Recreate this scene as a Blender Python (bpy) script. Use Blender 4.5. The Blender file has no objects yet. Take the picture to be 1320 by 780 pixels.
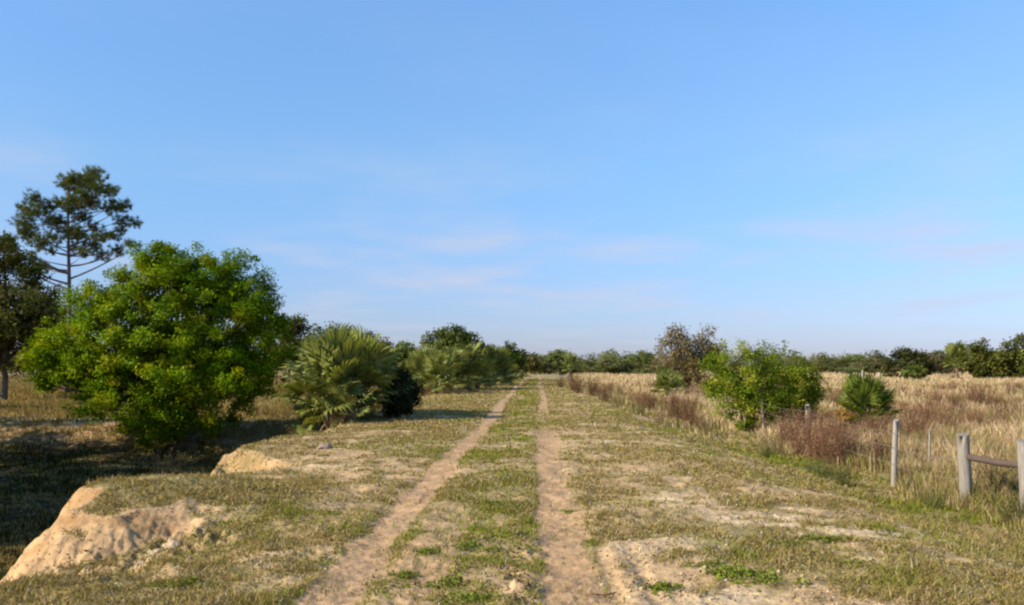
import bpy, math
import numpy as np
from mathutils import Matrix, Vector, Euler

R = math.radians
scene = bpy.context.scene
col = scene.collection

# ------------------------------------------------------------------ camera
F, HZ, CX = 1250.0, 471.0, 660.0
CAM_H, YAW = 1.6, math.atan(33 / 1250.0)
cd = bpy.data.cameras.new("camera")
cam = bpy.data.objects.new("camera", cd)
col.objects.link(cam)
cam.location = (0, 0, CAM_H)
cam.rotation_euler = (R(90) + math.atan((HZ - 390) / F), 0, YAW)
cd.sensor_width = 36
cd.lens = F / 1320 * 36
cd.clip_start, cd.clip_end = 0.1, 8000
scene.camera = cam

# ------------------------------------------------------------------ world, sun, exposure
SUN_EL, SUN_BACK = R(30), R(24)          # sun from the left, a little behind the camera
w = bpy.data.worlds.new("World")
scene.world = w
w.use_nodes = True
nt = w.node_tree
nt.nodes.clear()
N, L = nt.nodes.new, nt.links.new
out = N("ShaderNodeOutputWorld")
bg = N("ShaderNodeBackground")
sky = N("ShaderNodeTexSky")
sky.sky_type = 'NISHITA'
sky.sun_disc = False
sky.sun_elevation = SUN_EL
sky.sun_rotation = R(-90) - SUN_BACK
sky.air_density, sky.dust_density, sky.ozone_density = 1.0, 0.4, 2.5
bg.inputs['Strength'].default_value = 0.125
# thin wispy clouds: noise over the direction projected on a flat layer high above
tc = N("ShaderNodeTexCoord")
sep = N("ShaderNodeSeparateXYZ"); L(tc.outputs['Generated'], sep.inputs[0])
def wm(op, a, b=None, c=None):
    n = N("ShaderNodeMath"); n.operation = op
    for i, v in enumerate((a, b, c)):
        if v is None: continue
        if isinstance(v, (int, float)): n.inputs[i].default_value = v
        else: L(v, n.inputs[i])
    return n.outputs[0]
zz = wm('ADD', sep.outputs['Z'], 0.06)
u = wm('DIVIDE', sep.outputs['X'], zz)
v = wm('DIVIDE', sep.outputs['Y'], zz)
cmb = N("ShaderNodeCombineXYZ"); L(u, cmb.inputs[0]); L(v, cmb.inputs[1])
mp = N("ShaderNodeMapping"); L(cmb.outputs[0], mp.inputs['Vector'])
mp.inputs['Scale'].default_value = (0.75, 0.62, 1); mp.inputs['Rotation'].default_value = (0, 0, R(-20))
mp.inputs['Location'].default_value = (1.7, 3.1, 0)
nz = N("ShaderNodeTexNoise"); L(mp.outputs[0], nz.inputs['Vector'])
nz.inputs['Scale'].default_value = 1.0; nz.inputs['Detail'].default_value = 7; nz.inputs['Roughness'].default_value = 0.55
mr = N("ShaderNodeMapRange"); L(nz.outputs['Fac'], mr.inputs['Value'])
mr.interpolation_type = 'SMOOTHSTEP'
mr.inputs['From Min'].default_value = 0.41; mr.inputs['From Max'].default_value = 0.78
mr.inputs['To Min'].default_value = 0.0; mr.inputs['To Max'].default_value = 0.95
mx = N("ShaderNodeMix"); mx.data_type = 'RGBA'
band = N("ShaderNodeValToRGB"); L(sep.outputs['Z'], band.inputs[0])
be = band.color_ramp.elements
be[0].position, be[0].color = 0.02, (0.5, 0.5, 0.5, 1)
be[1].position, be[1].color = 0.24, (0.12, 0.12, 0.12, 1)
e_ = be.new(0.10); e_.color = (1, 1, 1, 1)
L(wm('MULTIPLY', mr.outputs[0], band.outputs[0]), mx.inputs['Factor'])
ramp = N("ShaderNodeValToRGB"); L(sep.outputs['Z'], ramp.inputs[0])
el = ramp.color_ramp.elements
el[0].position, el[0].color = 0.0, (0.42, 0.46, 0.78, 1)
el[1].position, el[1].color = 0.40, (0.82, 1.06, 1.24, 1)
for pz, pc in ((0.08, (0.50, 0.58, 0.83, 1)), (0.20, (0.63, 0.80, 0.95, 1))):
    e_ = el.new(pz); e_.color = pc
tint = N("ShaderNodeMix"); tint.data_type = 'RGBA'; tint.blend_type = 'MULTIPLY'; tint.inputs['Factor'].default_value = 1
L(sky.outputs[0], tint.inputs['A']); L(ramp.outputs[0], tint.inputs['B'])
L(tint.outputs['Result'], mx.inputs['A'])
mx.inputs['B'].default_value = (3.05, 3.25, 4.0, 1)
L(mx.outputs['Result'], bg.inputs['Color'])
L(bg.outputs[0], out.inputs[0])

sd = bpy.data.lights.new("sun", 'SUN')
sd.energy = 5.0
sd.angle = R(0.53)
sd.color = (1.0, 0.88, 0.71)
sun = bpy.data.objects.new("sun", sd)
col.objects.link(sun)
to_sun = Vector((-math.cos(SUN_BACK) * math.cos(SUN_EL), -math.sin(SUN_BACK) * math.cos(SUN_EL), math.sin(SUN_EL)))
sun.rotation_euler = to_sun.to_track_quat('Z', 'Y').to_euler()
sun.location = to_sun * 60

scene.render.engine = 'CYCLES'
scene.view_settings.view_transform = 'Standard'
scene.view_settings.look = 'None'
scene.view_settings.exposure = 0.70
scene.view_settings.gamma = 1.0
scene.cycles.max_bounces = 6
scene.cycles.diffuse_bounces = 3
scene.cycles.transmission_bounces = 4
scene.cycles.pixel_filter_type = 'BLACKMAN_HARRIS'
scene.cycles.filter_width = 2.3           # the photograph is soft all over
scene.cycles.use_denoising = True

# ------------------------------------------------------------------ helpers
def X(px, d):                              # world x of an image column at distance d up the road
    return d * math.tan(math.atan((px - CX) / F) - YAW)
def Z(py, d):
    return CAM_H - (py - HZ) / F * d

def sm(a, b, x):
    t = np.clip((x - a) / (b - a), 0, 1)
    return t * t * (3 - 2 * t)

def _hash(ix, iy, seed):
    h = (ix.astype(np.int64) * 374761393 + iy.astype(np.int64) * 668265263 + seed * 974711) & 0xffffffff
    h = ((h ^ (h >> 13)) * 1274126177) & 0xffffffff
    h = ((h ^ (h >> 15)) * 2246822519) & 0xffffffff
    return ((h ^ (h >> 16)) & 0xffffff) / float(0xffffff)
def vn(x, y, seed=0):
    ix, iy = np.floor(x), np.floor(y)
    fx, fy = x - ix, y - iy
    fx = fx * fx * fx * (fx * (fx * 6 - 15) + 10); fy = fy * fy * fy * (fy * (fy * 6 - 15) + 10)
    a, b = _hash(ix, iy, seed), _hash(ix + 1, iy, seed)
    c, d = _hash(ix, iy + 1, seed), _hash(ix + 1, iy + 1, seed)
    return (a + (b - a) * fx) * (1 - fy) + (c + (d - c) * fx) * fy
def fbm(x, y, seed=0, octv=4, gain=0.5):   # about -1..1
    s, a, t = 0, 1.0, 0
    for o in range(octv):
        ca, sa = math.cos(o * 1.1), math.sin(o * 1.1)
        s = s + a * (vn(x * ca - y * sa, x * sa + y * ca, seed + o * 17) * 2 - 1)
        t += a; a *= gain; x = x * 2.03; y = y * 2.03
    return s / t * 1.5

class Geo:
    def __init__(s): s.v, s.l, s.t, s.c, s.n = [], [], [], [], 0
    def add(s, v, f, c):
        v = np.asarray(v, float).reshape(-1, 3); f = np.asarray(f, int)
        c = np.asarray(c, float)
        if c.ndim == 1: c = np.tile(c, (len(v), 1))
        s.v.append(v); s.c.append(c)
        s.l.append((f + s.n).ravel()); s.t.append(np.full(len(f), f.shape[1]))
        s.n += len(v)
    def mesh(s, name, m, smooth=False):
        v = np.concatenate(s.v); c = np.concatenate(s.c); l = np.concatenate(s.l); t = np.concatenate(s.t)
        me = bpy.data.meshes.new(name)
        me.vertices.add(len(v)); me.vertices.foreach_set('co', v.astype(np.float32).ravel())
        me.loops.add(len(l)); me.loops.foreach_set('vertex_index', l.astype(np.int32))
        me.polygons.add(len(t))
        st = np.concatenate(([0], np.cumsum(t)[:-1]))
        me.polygons.foreach_set('loop_start', st.astype(np.int32))
        me.polygons.foreach_set('loop_total', t.astype(np.int32))
        if smooth: me.polygons.foreach_set('use_smooth', np.ones(len(t), bool))
        at = me.color_attributes.new('Col', 'FLOAT_COLOR', 'POINT')
        at.data.foreach_set('color', np.column_stack([np.clip(c, 0, 1), np.ones(len(c))]).astype(np.float32).ravel())
        me.update(calc_edges=True)
        me.validate()
        me.materials.append(m)
        return me

def link(name, me, parent=None, loc=(0, 0, 0), rot=(0, 0, 0), sc=1.0):
    o = bpy.data.objects.new(name, me)
    col.objects.link(o)
    if parent is not None: o.parent = parent
    o.location = loc; o.rotation_euler = rot
    o.scale = (sc, sc, sc) if isinstance(sc, (int, float)) else sc
    return o
def tag(o, label, cat, group=None, kind=None):
    if label: o['label'] = label
    if cat: o['category'] = cat
    if group: o['group'] = group
    if kind: o['kind'] = kind
    return o
def thing(name, label, cat, loc, rz=0, group=None, sc=1.0):
    return tag(link(name, None, None, loc, (0, 0, rz), sc), label, cat, group)

def tube(g, pts, rad, sides, c, cap=True):
    pts = np.asarray(pts, float); n = len(pts)
    rad = np.broadcast_to(np.asarray(rad, float), (n,))
    tg = np.gradient(pts, axis=0); tg /= np.linalg.norm(tg, axis=1)[:, None] + 1e-9
    ref = np.array([0.31, 0.17, 0.93]) if abs(tg[0][2]) < 0.8 else np.array([0.95, 0.2, 0.1])
    a = np.cross(tg, ref); a /= np.linalg.norm(a, axis=1)[:, None] + 1e-9
    b = np.cross(tg, a)
    th = np.arange(sides) / sides * 2 * np.pi
    v = pts[:, None] + rad[:, None, None] * (a[:, None] * np.cos(th)[None, :, None] + b[:, None] * np.sin(th)[None, :, None])
    i = np.arange(n - 1)[:, None] * sides; j = np.arange(sides)[None]; k = (j + 1) % sides
    f = np.stack([i + j, i + k, i + sides + k, i + sides + j], -1).reshape(-1, 4)
    g.add(v.reshape(-1, 3), f, c)
    if cap:
        g.add(v[-1], [list(range(sides))], c)

# ------------------------------------------------------------------ materials
def new_mat(name):
    m = bpy.data.materials.new(name); m.use_nodes = True
    m.node_tree.nodes.clear()
    return m, m.node_tree.nodes.new, m.node_tree.links.new
def foliage_mat(name, trans=0.3, gloss=0.04):
    m, n, l = new_mat(name)
    o = n("ShaderNodeOutputMaterial"); a = n("ShaderNodeAttribute"); a.attribute_name = 'Col'
    oi = n("ShaderNodeObjectInfo")
    hs = n("ShaderNodeHueSaturation")
    mr = n("ShaderNodeMapRange"); l(oi.outputs['Random'], mr.inputs['Value'])
    mr.inputs['To Min'].default_value = 0.82; mr.inputs['To Max'].default_value = 1.15
    l(mr.outputs[0], hs.inputs['Value']); l(a.outputs['Color'], hs.inputs['Color'])
    d = n("ShaderNodeBsdfDiffuse"); t = n("ShaderNodeBsdfTranslucent"); g = n("ShaderNodeBsdfGlossy")
    g.inputs['Roughness'].default_value = 0.45
    l(hs.outputs[0], d.inputs['Color'])
    tm = n("ShaderNodeMix"); tm.data_type = 'RGBA'; tm.blend_type = 'MULTIPLY'; tm.inputs['Factor'].default_value = 1
    l(hs.outputs[0], tm.inputs['A']); tm.inputs['B'].default_value = (1.25, 1.15, 0.55, 1)
    l(tm.outputs['Result'], t.inputs['Color'])
    m1 = n("ShaderNodeMixShader"); m1.inputs[0].default_value = trans
    l(d.outputs[0], m1.inputs[1]); l(t.outputs[0], m1.inputs[2])
    m2 = n("ShaderNodeMixShader"); m2.inputs[0].default_value = gloss
    l(m1.outputs[0], m2.inputs[1]); l(g.outputs[0], m2.inputs[2])
    l(m2.outputs[0], o.inputs[0])
    return m
M_LEAF = foliage_mat('leaf', 0.34, 0.006)
M_PALM = foliage_mat('palm_leaf', 0.25, 0.025)
M_GRASS = foliage_mat('grass_blade', 0.25, 0.0)

def noise_mat(name, scale=(8, 8, 2), c0=0.65, c1=1.25, bump=0.3, rough=0.9):
    m, n, l = new_mat(name)
    o = n("ShaderNodeOutputMaterial"); p = n("ShaderNodeBsdfPrincipled"); a = n("ShaderNodeAttribute"); a.attribute_name = 'Col'
    tcn = n("ShaderNodeTexCoord"); mpn = n("ShaderNodeMapping"); mpn.inputs['Scale'].default_value = scale
    l(tcn.outputs['Object'], mpn.inputs['Vector'])
    nzn = n("ShaderNodeTexNoise"); nzn.inputs['Scale'].default_value = 3; nzn.inputs['Detail'].default_value = 6; nzn.inputs['Roughness'].default_value = 0.65
    l(mpn.outputs[0], nzn.inputs['Vector'])
    r = n("ShaderNodeMapRange"); l(nzn.outputs['Fac'], r.inputs['Value'])
    r.inputs['From Min'].default_value = 0.3; r.inputs['From Max'].default_value = 0.7
    r.inputs['To Min'].default_value = c0; r.inputs['To Max'].default_value = c1
    vm = n("ShaderNodeVectorMath"); vm.operation = 'SCALE'; l(a.outputs['Color'], vm.inputs[0]); l(r.outputs[0], vm.inputs['Scale'])
    l(vm.outputs[0], p.inputs['Base Color'])
    p.inputs['Roughness'].default_value = rough; p.inputs['Specular IOR Level'].default_value = 0.15
    b = n("ShaderNodeBump"); b.inputs['Strength'].default_value = bump; b.inputs['Distance'].default_value = 0.02
    l(nzn.outputs['Fac'], b.inputs['Height']); l(b.outputs[0], p.inputs['Normal'])
    l(p.outputs[0], o.inputs[0])
    return m
M_BARK = noise_mat('bark', (6, 6, 1.2), 0.6, 1.35, 0.5)
M_WOOD = noise_mat('weathered_wood', (14, 14, 0.9), 0.6, 1.3, 0.5)
M_RAIL = noise_mat('rail_wood', (14, 14, 14), 0.6, 1.3, 0.5)
M_EARTH = noise_mat('dry_earth', (4, 4, 4), 0.72, 1.25, 0.6)
M_WIRE = noise_mat('rusty_wire', (3, 3, 3), 0.8, 1.2, 0.0, 0.6)

def ground_mat():
    m, n, l = new_mat('sandy_ground')
    o = n("ShaderNodeOutputMaterial"); p = n("ShaderNodeBsdfPrincipled"); a = n("ShaderNodeAttribute"); a.attribute_name = 'Col'
    g = n("ShaderNodeNewGeometry")
    n1 = n("ShaderNodeTexNoise"); n1.inputs['Scale'].default_value = 9; n1.inputs['Detail'].default_value = 8; n1.inputs['Roughness'].default_value = 0.7
    l(g.outputs['Position'], n1.inputs['Vector'])
    r = n("ShaderNodeMapRange"); l(n1.outputs['Fac'], r.inputs['Value'])
    r.inputs['From Min'].default_value = 0.28; r.inputs['From Max'].default_value = 0.72
    r.inputs['To Min'].default_value = 0.72; r.inputs['To Max'].default_value = 1.22
    vm = n("ShaderNodeVectorMath"); vm.operation = 'SCALE'; l(a.outputs['Color'], vm.inputs[0]); l(r.outputs[0], vm.inputs['Scale'])
    l(vm.outputs[0], p.inputs['Base Color'])
    p.inputs['Roughness'].default_value = 0.95; p.inputs['Specular IOR Level'].default_value = 0.1
    n2 = n("ShaderNodeTexNoise"); n2.inputs['Scale'].default_value = 26; n2.inputs['Detail'].default_value = 6; n2.inputs['Roughness'].default_value = 0.65
    l(g.outputs['Position'], n2.inputs['Vector'])
    b = n("ShaderNodeBump"); b.inputs['Strength'].default_value = 0.55; b.inputs['Distance'].default_value = 0.03
    l(n2.outputs['Fac'], b.inputs['Height']); l(b.outputs[0], p.inputs['Normal'])
    l(p.outputs[0], o.inputs[0])
    return m
M_GROUND = ground_mat()

# ------------------------------------------------------------------ terrain
def rut_l(y): return -1.50 + 0.07 * np.sin(y * 0.23 + 1) + 0.05 * np.sin(y * 0.07)
def rut_r(y): return 0.23 + 0.04 * np.sin(y * 0.31) + 0.04 * np.sin(y * 0.11 + 2)
def edge_x(y):
    return -5.45 + 0.55 * sm(12.2, 10.2, y) + 0.35 * np.sin(y * 0.55 + 0.3) * sm(12, 15, y) + 1.25 * np.exp(-((y - 16.4) / 1.5) ** 2) + 0.25 * fbm(y * 0.7, y * 0 + 3.3, 5, 3) * sm(12, 14, y)

def zt(x, y, detail=True):
    x = np.asarray(x, float); y = np.asarray(y, float)
    z = -0.5 * sm(2.6, 6.0, x + 0.5 * fbm(x * .15, y * .15, 91, 2))
    z = z - 0.28 * sm(-5.0, -9.0, x)
    far = sm(40, 10, y)
    # dug-out ditch on the left
    e = edge_x(y) - 0.25 * fbm(x * 1.3, y * 1.3, 12, 3)
    pit = sm(e, e - 0.75 - 0.5 * sm(14, 20, y), x) * sm(32.5, 27.5, y + 0.9 * fbm(x * .4, y * .4, 8, 3)) * sm(-26, -21, x)
    z = z * (1 - pit) + (-1.2 + 0.12 * fbm(x * .6, y * .6, 3, 3)) * pit
    # mound and the washed-out gully in front of it
    z = z + 0.25 * np.exp(-((x + 4.5) / 1.5) ** 2 - ((y - 11.45) / 1.35) ** 2) * (1 - pit)
    wob = 0.30 * fbm(x * 0.9, y * 0.5, 44, 3) + 0.10 * fbm(x * 2.3, y * 2.2, 45, 4)
    yy = y + wob
    dep = 0.10 * sm(-2.3, -3.0, x) + 0.32 * sm(-2.8, -4.2, x) + 0.52 * sm(-4.3, -6.3, x)
    prof = sm(6.5, 8.9, yy) * (1 - (0.30 * sm(9.05, 9.55, yy) + 0.48 * sm(9.5, 10.15, yy) + 0.22 * sm(10.05, 10.4, yy)))
    gz = -dep * prof
    z = np.minimum(z, z * (1 - prof * sm(-2.3, -3, x)) + gz)
    if detail:
        near = sm(45, 14, y)
        inp = 1 - pit
        z = z + near * (0.035 * fbm(x * 1.1, y * 1.1, 21, 3) + 0.016 * fbm(x * 5.5, y * 5.5, 22, 3))
        nn = sm(20, 8, y)
        wall = pit * (1 - pit) * 4 * near
        z = z + wall * (0.16 * fbm(x * 1.3, y * 2.4, 50, 4) + 0.06 * fbm(x * 6, y * 6, 51, 3))
        gul = prof * sm(-2.4, -3.2, x)
        lump = np.maximum(0, fbm(x * 3.2, y * 3.2, 46, 4))
        rid = 1 - np.abs(fbm(x * 1.9 + 1.3 * y, y * 3.4 - 0.8 * x, 48, 4)) * 1.6
        z = z + gul * ((0.04 + 0.08 * sm(-4.3, -3.8, x)) * lump + 0.055 * (rid - 0.5) + 0.03 * (1 - np.abs(fbm(x * 9, y * 7, 49, 4)) * 2) + 0.026 * fbm(x * 17, y * 17, 47, 3))
        z = z + nn * 0.006 * fbm(x * 21, y * 21, 23, 2)
        # wheel ruts
        for c, wd, dp in ((rut_l(y), 0.26, 0.022), (rut_r(y), 0.25, 0.026)):
            q = np.abs(x - c - 0.05 * fbm(x * 2, y * 1.2, 31, 3))
            z = z - dp * sm(wd + 0.16, wd - 0.16, q) * sm(70, 30, y) * 1.0
            z = z + 0.008 * np.exp(-((q - wd - 0.1) / 0.09) ** 2) * nn
        # two narrow newer tyre marks and the crumbly ridge beside the right rut
        for c in (0.54, 0.80):
            q = np.abs(x - (c + 0.02 * (y - 7) + 0.02 * np.sin(y * 2)))
            z = z - 0.018 * sm(0.09, 0.02, q) * sm(9.6, 8.2, y)
        rg = np.exp(-((x + 0.16) / 0.13) ** 2) * sm(11, 8.5, y)
        z = z + rg * 0.07 * np.maximum(0, fbm(x * 7, y * 7, 33, 2))
    return z

def track_mask(x, y):
    q = 0.075 * fbm(x * 4, y * 1.6, 61, 4)
    l = sm(0.25, 0.15, np.abs(x - rut_l(y)) + q + 0.02 * sm(26, 60, y)) * (1 - 0.15 * sm(60, 120, y))
    gap = 1 - 0.65 * sm(22, 25, y) * sm(40, 30, y)
    r = sm(0.275, 0.17, np.abs(x - rut_r(y)) + q + 0.05 * sm(20, 40, y)) * gap * (1 - 0.15 * sm(60, 120, y))
    mid = 0.8 * sm(0.34, 0.1, np.abs(x + 0.95 + 0.02 * (y - 10)) + 1.5 * q) * sm(14, 9, y)
    return np.clip(np.maximum(np.maximum(l, r), mid), 0, 1)

def cover(x, y):
    """share of the ground hidden by low plants, 0..1"""
    n1 = fbm(x * 0.55, y * 0.45, 71, 4)
    n2 = fbm(x * 2.1, y * 1.7, 72, 4)
    st = 0.55 * fbm(x * 0.42, y * 0.95 + x * 0.25, 73, 4) + 0.55 * fbm(x * 1.6, y * 2.1, 74, 4)
    c = 0.62 + 0.45 * n1 + 0.48 * n2 + 0.30 * fbm(x * 5.5, y * 4.5, 75, 3)
    right = sm(0.4, 1.2, x) * sm(5.2, 4.0, x)
    c = c - right * 0.75 * sm(0.22, 0.75, st) + 0.06
    c = c - 0.85 * sm(1.8, 0.5, x) * sm(0.40, 0.55, x) * sm(10.5, 8.2, y)            # bare sand right of the right rut
    c = c - 0.8 * sm(8.6, 7.0, y + 0.7 * n1 + 0.4 * n2) * sm(0.3, 1.0, x) * sm(3.6, 2.6, x)
    c = c - 0.35 * sm(10.5, 7.0, y) * sm(-1.4, -1.0, x) * sm(0.1, -0.1, x)
    c = c - 0.55 * np.exp(-((x + 2.35) / 0.45) ** 2) * sm(13, 8, y)                      # pale strip left of the left rut
    c = c - 0.45 * np.exp(-((x + 4.3) / 1.1) ** 2 - ((y - 16.2) / 1.3) ** 2)
    c = c - 0.45 * np.exp(-((x + 2.9) / 1.3) ** 2 - ((y - 15.2) / 1.1) ** 2)
    c = c + 0.8 * sm(-2.6, -3.4, x) * sm(10.15, 10.4, y) * sm(15, 13, y)
    c = c + 0.45 * sm(3.9, 4.8, x) + 0.3 * sm(18, 45, y) * sm(3.5, 1.0, np.abs(x + 3.2))
    tr = track_mask(x, y)
    c = np.clip(c, 0, 1) * (1 - 0.93 * tr)
    # steep bare bank
    e = 0.08
    sl = np.hypot(zt(x + e, y, False) - zt(x - e, y, False), zt(x, y + e, False) - zt(x, y - e, False)) / (2 * e)
    pitfar = sm(20, 24, y)
    c = c * (1 - np.where(y < 12.5, sm(0.26, 0.45, sl), 0.35 * sm(0.38, 0.75, sl)) * (1 - pitfar))
    return np.clip(c, 0, 1), sl, tr, st

def lerp(a, b, t): return a + (b - a) * t[..., None]

yr = np.concatenate([np.arange(-16, 4, 0.8), np.exp(np.arange(math.log(4), math.log(18), 0.0028)), np.exp(np.arange(math.log(18), math.log(60), 0.0046)), np.exp(np.arange(math.log(60), math.log(3500), 0.02))])
xr = np.concatenate([-np.exp(np.linspace(math.log(5), math.log(0.64), 60)), np.linspace(-0.63, 0.60, 760), np.exp(np.linspace(math.log(0.61), math.log(5), 60))])
YY, XR = np.meshgrid(yr, xr, indexing='ij')
XX = XR * np.maximum(YY, 5.0)
gx, gy = XX.ravel(), YY.ravel()
gz = zt(gx, gy)
cv, sl, tr, st = cover(gx, gy)
SAND = np.array([0.44, 0.295, 0.152]); PALE = np.array([0.52, 0.40, 0.245]); TRACK = np.array([0.41, 0.258, 0.138]); ORANGE = np.array([0.45, 0.285, 0.14])
nA, nB = fbm(gx * 0.9, gy * 0.9, 101, 4), fbm(gx * 4.5, gy * 4.5, 102, 3)
gc = lerp(np.tile(SAND, (len(gx), 1)), PALE, np.clip(0.25 + 0.7 * nA, 0, 1) * (0.4 + 0.6 * sm(0.6, 1.4, gx)))
gc = lerp(gc, ORANGE, sm(0.2, 0.8, fbm(gx * 0.8, gy * 0.8, 104, 3)) * 0.5)
gc = lerp(gc, TRACK, np.clip(tr * 0.9, 0, 1))
bank = sm(0.3, 0.6, sl) * sm(-2, -3, gx)
gc = lerp(gc, lerp(np.tile(np.array([0.46, 0.295, 0.145]), (len(gx), 1)), np.array([0.33, 0.19, 0.08]), sm(-.1, .5, fbm(gx * 2.2, gy * 2.2 + gz * 3, 107, 4))), bank * (0.75 + 0.25 * np.clip(nB, -1, 1)))
crk = sm(0.10, 0.02, np.abs(fbm(gx * 3.3 + gz * 2, gy * 1.5 + gz * 3, 108, 4))) * sm(0, .4, fbm(gx * 1.2, gy * 1.2, 109, 2) + .25)
gc = lerp(gc, np.array([0.21, 0.125, 0.06]), bank * crk * 0.75)
soil = lerp(np.tile(np.array([0.25, 0.19, 0.085]), (len(gx), 1)), np.array([0.20, 0.175, 0.065]), np.clip(0.5 + nA, 0, 1))
soil = lerp(soil, np.array([0.18, 0.12, 0.055]), np.clip(sm(-7, -12, gx) * 0.9, 0, 1))
soil = lerp(soil, np.array([0.42, 0.31, 0.165]), sm(6.0, 8.5, gx))
soil = lerp(soil, np.array([0.32, 0.25, 0.11]), 0.8 * sm(80, 130, gy) * sm(8, 5, np.abs(gx)))
gc = lerp(gc, soil, np.clip(np.maximum(cv * 0.92, 0.9 * sm(55, 95, gy) * (1 - 0.95 * tr)), 0, 1))
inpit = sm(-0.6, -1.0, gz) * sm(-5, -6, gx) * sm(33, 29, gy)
gc = lerp(gc, np.array([0.034, 0.028, 0.009]), inpit)  # ditch floor darkened: part of its deep shade is put into the soil colour
gc = gc * (1 + 0.16 * nB)[:, None]
ny, nx = YY.shape
ii = (np.arange(ny - 1)[:, None] * nx + np.arange(nx - 1)[None])
gf = np.stack([ii, ii + 1, ii + nx + 1, ii + nx], -1).reshape(-1, 4)
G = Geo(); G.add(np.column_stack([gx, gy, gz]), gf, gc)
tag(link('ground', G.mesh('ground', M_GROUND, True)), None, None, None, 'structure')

# ------------------------------------------------------------------ ground cover (stuff)
def blades(x, y, h, wd, lean, c, rng, curve=True):
    n = len(x); z = zt(x, y) - 0.006
    a = rng.uniform(0, 2 * np.pi, n); s = np.column_stack([np.cos(a), np.sin(a), np.zeros(n)])
    b = rng.uniform(0, 2 * np.pi, n); ld = np.column_stack([np.cos(b), np.sin(b), np.zeros(n)]) * (lean * h)[:, None]
    p = np.column_stack([x, y, z]); up = np.zeros((n, 3)); up[:, 2] = h
    w2 = s * (wd / 2)[:, None]
    m = p + up * 0.55 + ld * 0.3
    v = np.stack([p - w2, p + w2, m + w2 * 0.8, m - w2 * 0.8, p + up + ld], 1).reshape(-1, 3)
    k = np.arange(n) * 5
    cc = np.repeat(c, 5, axis=0)
    return v, np.stack([k, k + 1, k + 2, k + 3], -1), np.stack([k + 3, k + 2, k + 4], -1), cc

def unit(rng, n):
    v = rng.normal(0, 1, (n, 3)); return v / np.linalg.norm(v, axis=1)[:, None]
def leaf_cards(g, p, size, cc, rng, outward=None, aspect=0.5, upb=0.45, outb=0.9):
    n = len(p)
    nr = unit(rng, n); nr[:, 2] += upb
    if outward is not None: nr = nr + outward * outb
    nr /= np.linalg.norm(nr, axis=1)[:, None]
    t = np.cross(nr, unit(rng, n)); t /= np.linalg.norm(t, axis=1)[:, None] + 1e-9
    b = np.cross(nr, t)
    s = size[:, None]
    v = np.stack([p - t * s * .5, p + b * s * aspect * .5 - t * s * .05, p + t * s * .5 - nr * s * .12, p - b * s * aspect * .5 - t * s * .05], 1)
    k = np.arange(n) * 4
    g.add(v.reshape(-1, 3), np.stack([k, k + 1, k + 2, k + 3], -1), np.repeat(cc, 4, axis=0))

def sample(rng, n, d0, d1, r0, r1):
    d = np.exp(rng.uniform(math.log(d0), math.log(d1), n)); r = rng.uniform(r0, r1, n)
    return d * r, d

def mixc(rng, n, cols, wts):
    cols = np.array(cols); i = rng.choice(len(cols), n, p=np.array(wts) / sum(wts))
    return cols[i] * rng.uniform(0.75, 1.25, (n, 1))

rng = np.random.default_rng(11)
OLIVE, DRY, GREEN, BRIGHT, BROWN = (0.265, 0.205, 0.058), (0.38, 0.285, 0.115), (0.165, 0.18, 0.026), (0.17, 0.22, 0.018), (0.22, 0.145, 0.07)
GT = Geo()
x, y = sample(rng, 1250000, 5.2, 115, -0.66, 0.62)
c, s_, t_, _ = cover(x, y)
pw = fbm(x * 2.6, y * 2.6, 131, 3)
keep = (rng.uniform(0, 1, len(x)) < np.clip(c * (0.55 + 0.55 * pw) + 0.015, 0, 1)) & (x < 6.3 + 0.4 * fbm(y * .5, y * .2, 7, 2))
x, y, pw, c = x[keep], y[keep], pw[keep], c[keep]
n = len(x)
lush = np.clip(0.6 * sm(-0.1, 0.5, fbm(x * 0.8, y * 0.6, 141, 3)) + 0.45 * sm(3.8, 4.8, x) * sm(40, 20, y) * sm(-.4, .3, fbm(x * .9, y * .5, 143, 3)) + 0.5 * np.exp(-((x + 0.5) / 0.55) ** 2) - 0.3 * sm(-2.2, -3.2, x), 0, 1)
cA = mixc(rng, n, [OLIVE, DRY, BROWN, GREEN, (0.38, 0.32, 0.23)], [4, 3.6, 3, 0.8, 1.4]); cB = mixc(rng, n, [GREEN, BRIGHT, OLIVE], [4, 2, 2])
cc = np.where((rng.uniform(0, 1, n) < lush)[:, None], cB, cA)
h = (0.014 + 0.026 * rng.uniform(0, 1, n) + 0.07 * rng.uniform(0, 1, n) ** 7) * (0.8 + 0.5 * np.clip(pw, -0.5, 1)) * (1 + 0.5 * sm(3.8, 5.5, x)) + 0.0006 * y
wd = np.maximum(0.006, 0.00085 * y) * rng.uniform(0.7, 1.5, n)
v, q, t3, cl = blades(x, y, h, wd, rng.uniform(0.2, 1.5, n), cc, rng)
GT.add(v, q, cl); GT.add(v[:0], np.zeros((0, 3), int), cl[:0])
GT.l.append(t3.ravel()); GT.t.append(np.full(len(t3), 3))
x2 = np.repeat(x, 1) + rng.normal(0, 0.02, n); y2 = y + rng.normal(0, 0.02, n)
k = (y2 < 45) & (track_mask(x2, y2) < 0.5); x2, y2 = x2[k], y2[k]; m2 = len(x2)
p2 = np.column_stack([x2, y2, zt(x2, y2) + rng.uniform(0.002, 0.022, m2)])
cw = mixc(rng, m2, [(0.25, 0.205, 0.055), (0.36, 0.265, 0.115), (0.18, 0.18, 0.028), (0.21, 0.13, 0.065), (0.42, 0.36, 0.26)], [4, 2.5, 2, 2, 0.7])
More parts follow.
